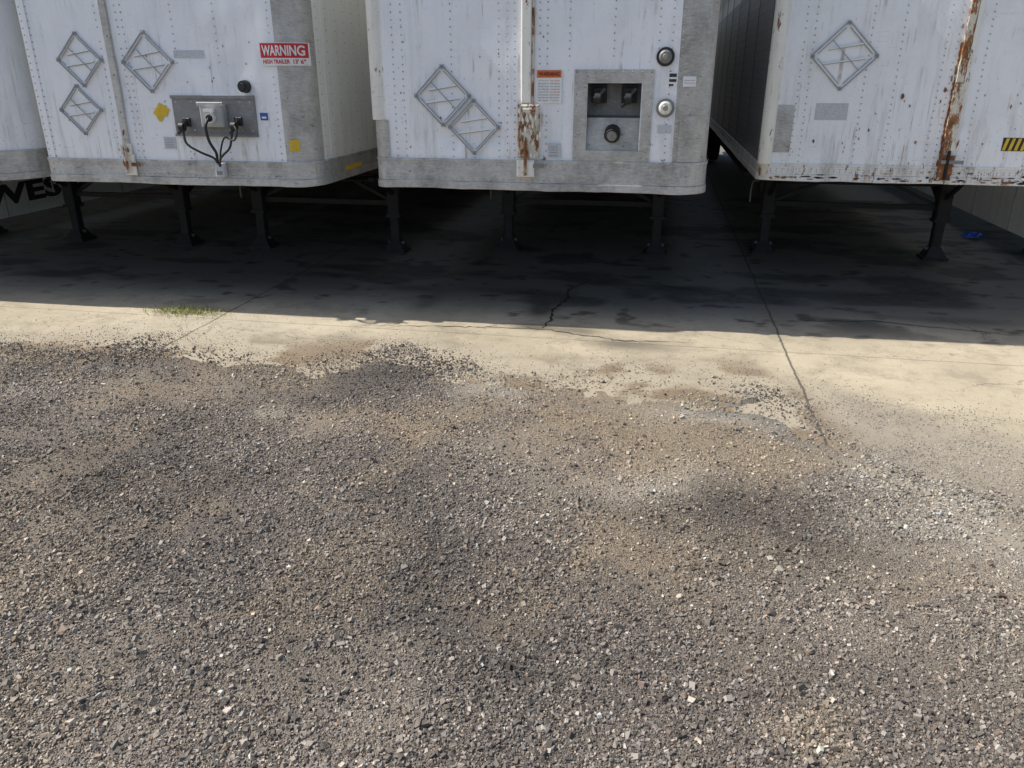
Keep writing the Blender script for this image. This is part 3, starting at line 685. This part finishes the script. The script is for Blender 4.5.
lt=rs.rand(ns)<.022;sc_[lt]=np.array([.42,.39,.33])*(.8+.4*rs.rand(lt.sum()))[:,None]
mkmesh('stones',V.reshape(-1,3),Fs,np.repeat(np.clip(sc_,.02,.6),8,axis=0),[STONE],False,gravel)

CR=plain('crack_dark',(.03,.026,.022),.9)
def crack(pts,w):
    b=MB();P=[]
    for i in range(len(pts)-1):
        a=np.array(pts[i]);c=np.array(pts[i+1]);n=max(2,int(np.linalg.norm(c-a)/.04))
        for k in range(n): P.append(a+(c-a)*k/n+rs.randn(2)*.010)
    P.append(np.array(pts[-1]));v=[]
    for i,p in enumerate(P):
        d=P[min(i+1,len(P)-1)]-P[max(i-1,0)];d=d/np.linalg.norm(d);nn=np.array([-d[1],d[0]]);ww=w*(.4+rs.rand())*(1-abs(i/len(P)*2-1)**4*.8)
        v+=[(*(p+nn*ww),.0045),(*(p-nn*ww),.0045)]
    b.add(v,[(2*i,2*i+1,2*i+3,2*i+2) for i in range(len(P)-1)],CR);b.obj('pavement_crack')
crack([(-.92,6.30),(-.86,6.60),(-.88,6.9),(-.80,7.3),(-.82,7.6),(-.66,8.05)],.012)
crack([(-.30,8.3),(.25,7.9),(.7,7.7)],.008)
crack([(-2.5,6.1),(-1.7,6.22),(-.9,6.28),(-.2,6.1),(.4,6.15)],.005)
crack([(1.1,6.9),(2.0,7.05),(3.3,6.8)],.006)
# weeds
GR=plain('weed_green',(.17,.22,.04),.7,var=.4,scale=40);GY=plain('weed_dry',(.46,.44,.15),.8,var=.3)
b=MB()
for i in range(900):
    cx=-4.22+random.gauss(0,.18);cy=6.19+random.gauss(0,.07)+.02*(cx+4.34);h=random.uniform(.01,.045);a=random.uniform(0,6.28);ln=random.uniform(.01,.045);w=random.uniform(.0015,.003)
    dx,dy=math.cos(a),math.sin(a);px,py=-dy*w,dx*w
    b.add([(cx-px,cy-py,.0),(cx+px,cy+py,.0),(cx+dx*ln*.5+px*.8,cy+dy*ln*.5+py*.8,h*.65),(cx+dx*ln*.5-px*.8,cy+dy*ln*.5-py*.8,h*.65),(cx+dx*ln,cy+dy*ln,h)],[(0,1,2,3),(3,2,4)],random.choice([GR,GY,GY]))
b.obj('weed_tuft')
b=MB();BB=plain('foil_blue',(.02,.10,.55),.3,met=.2);n=14;v=[]
for i in range(n):
    for j in range(n):
        u,w=i/(n-1)-.5,j/(n-1)-.5;e=max(0,1-4*max(u*u,w*w))
        v.append((4.24+u*.26+.01*random.random(),11.3+w*.17+.01*random.random(),.012+.055*e+.028*random.random()))
b.add(v,[(i*n+j,(i+1)*n+j,(i+1)*n+j+1,i*n+j+1) for i in range(n-1) for j in range(n-1)],BB);b.obj('crumpled_chip_bag')

# ------------------------------------------------------------------ light
sd=Vector((-.80,-.02,1.0)).normalized()
el=math.asin(sd.z);az=math.atan2(sd.x,sd.y)
w=bpy.data.worlds.new('World');sc.world=w;w.use_nodes=True;nt=w.node_tree
sky=nt.nodes.new('ShaderNodeTexSky');sky.sky_type='NISHITA';sky.sun_disc=False;sky.sun_elevation=el;sky.sun_rotation=az%(2*math.pi)
sky.dust_density=2.0
bg=nt.nodes['Background'];bg.inputs[1].default_value=.15;nt.links.new(sky.outputs[0],bg.inputs[0])
ld=bpy.data.lights.new('sun','SUN');ld.energy=5;ld.angle=math.radians(.5);ld.color=(1,.955,.87)
lo=bpy.data.objects.new('sun',ld);lo.rotation_euler=sd.to_track_quat('Z','Y').to_euler();lo.location=(-20,-3,25);sc.collection.objects.link(lo)
cd=bpy.data.cameras.new('camera');cd.sensor_width=36;cd.lens=765/1024*36;cd.clip_end=1500;cd.clip_start=.05
ca=bpy.data.objects.new('camera',cd);ca.location=(0,0,2.05);ca.rotation_euler=(math.radians(68),0,math.radians(10.5));sc.collection.objects.link(ca);sc.camera=ca
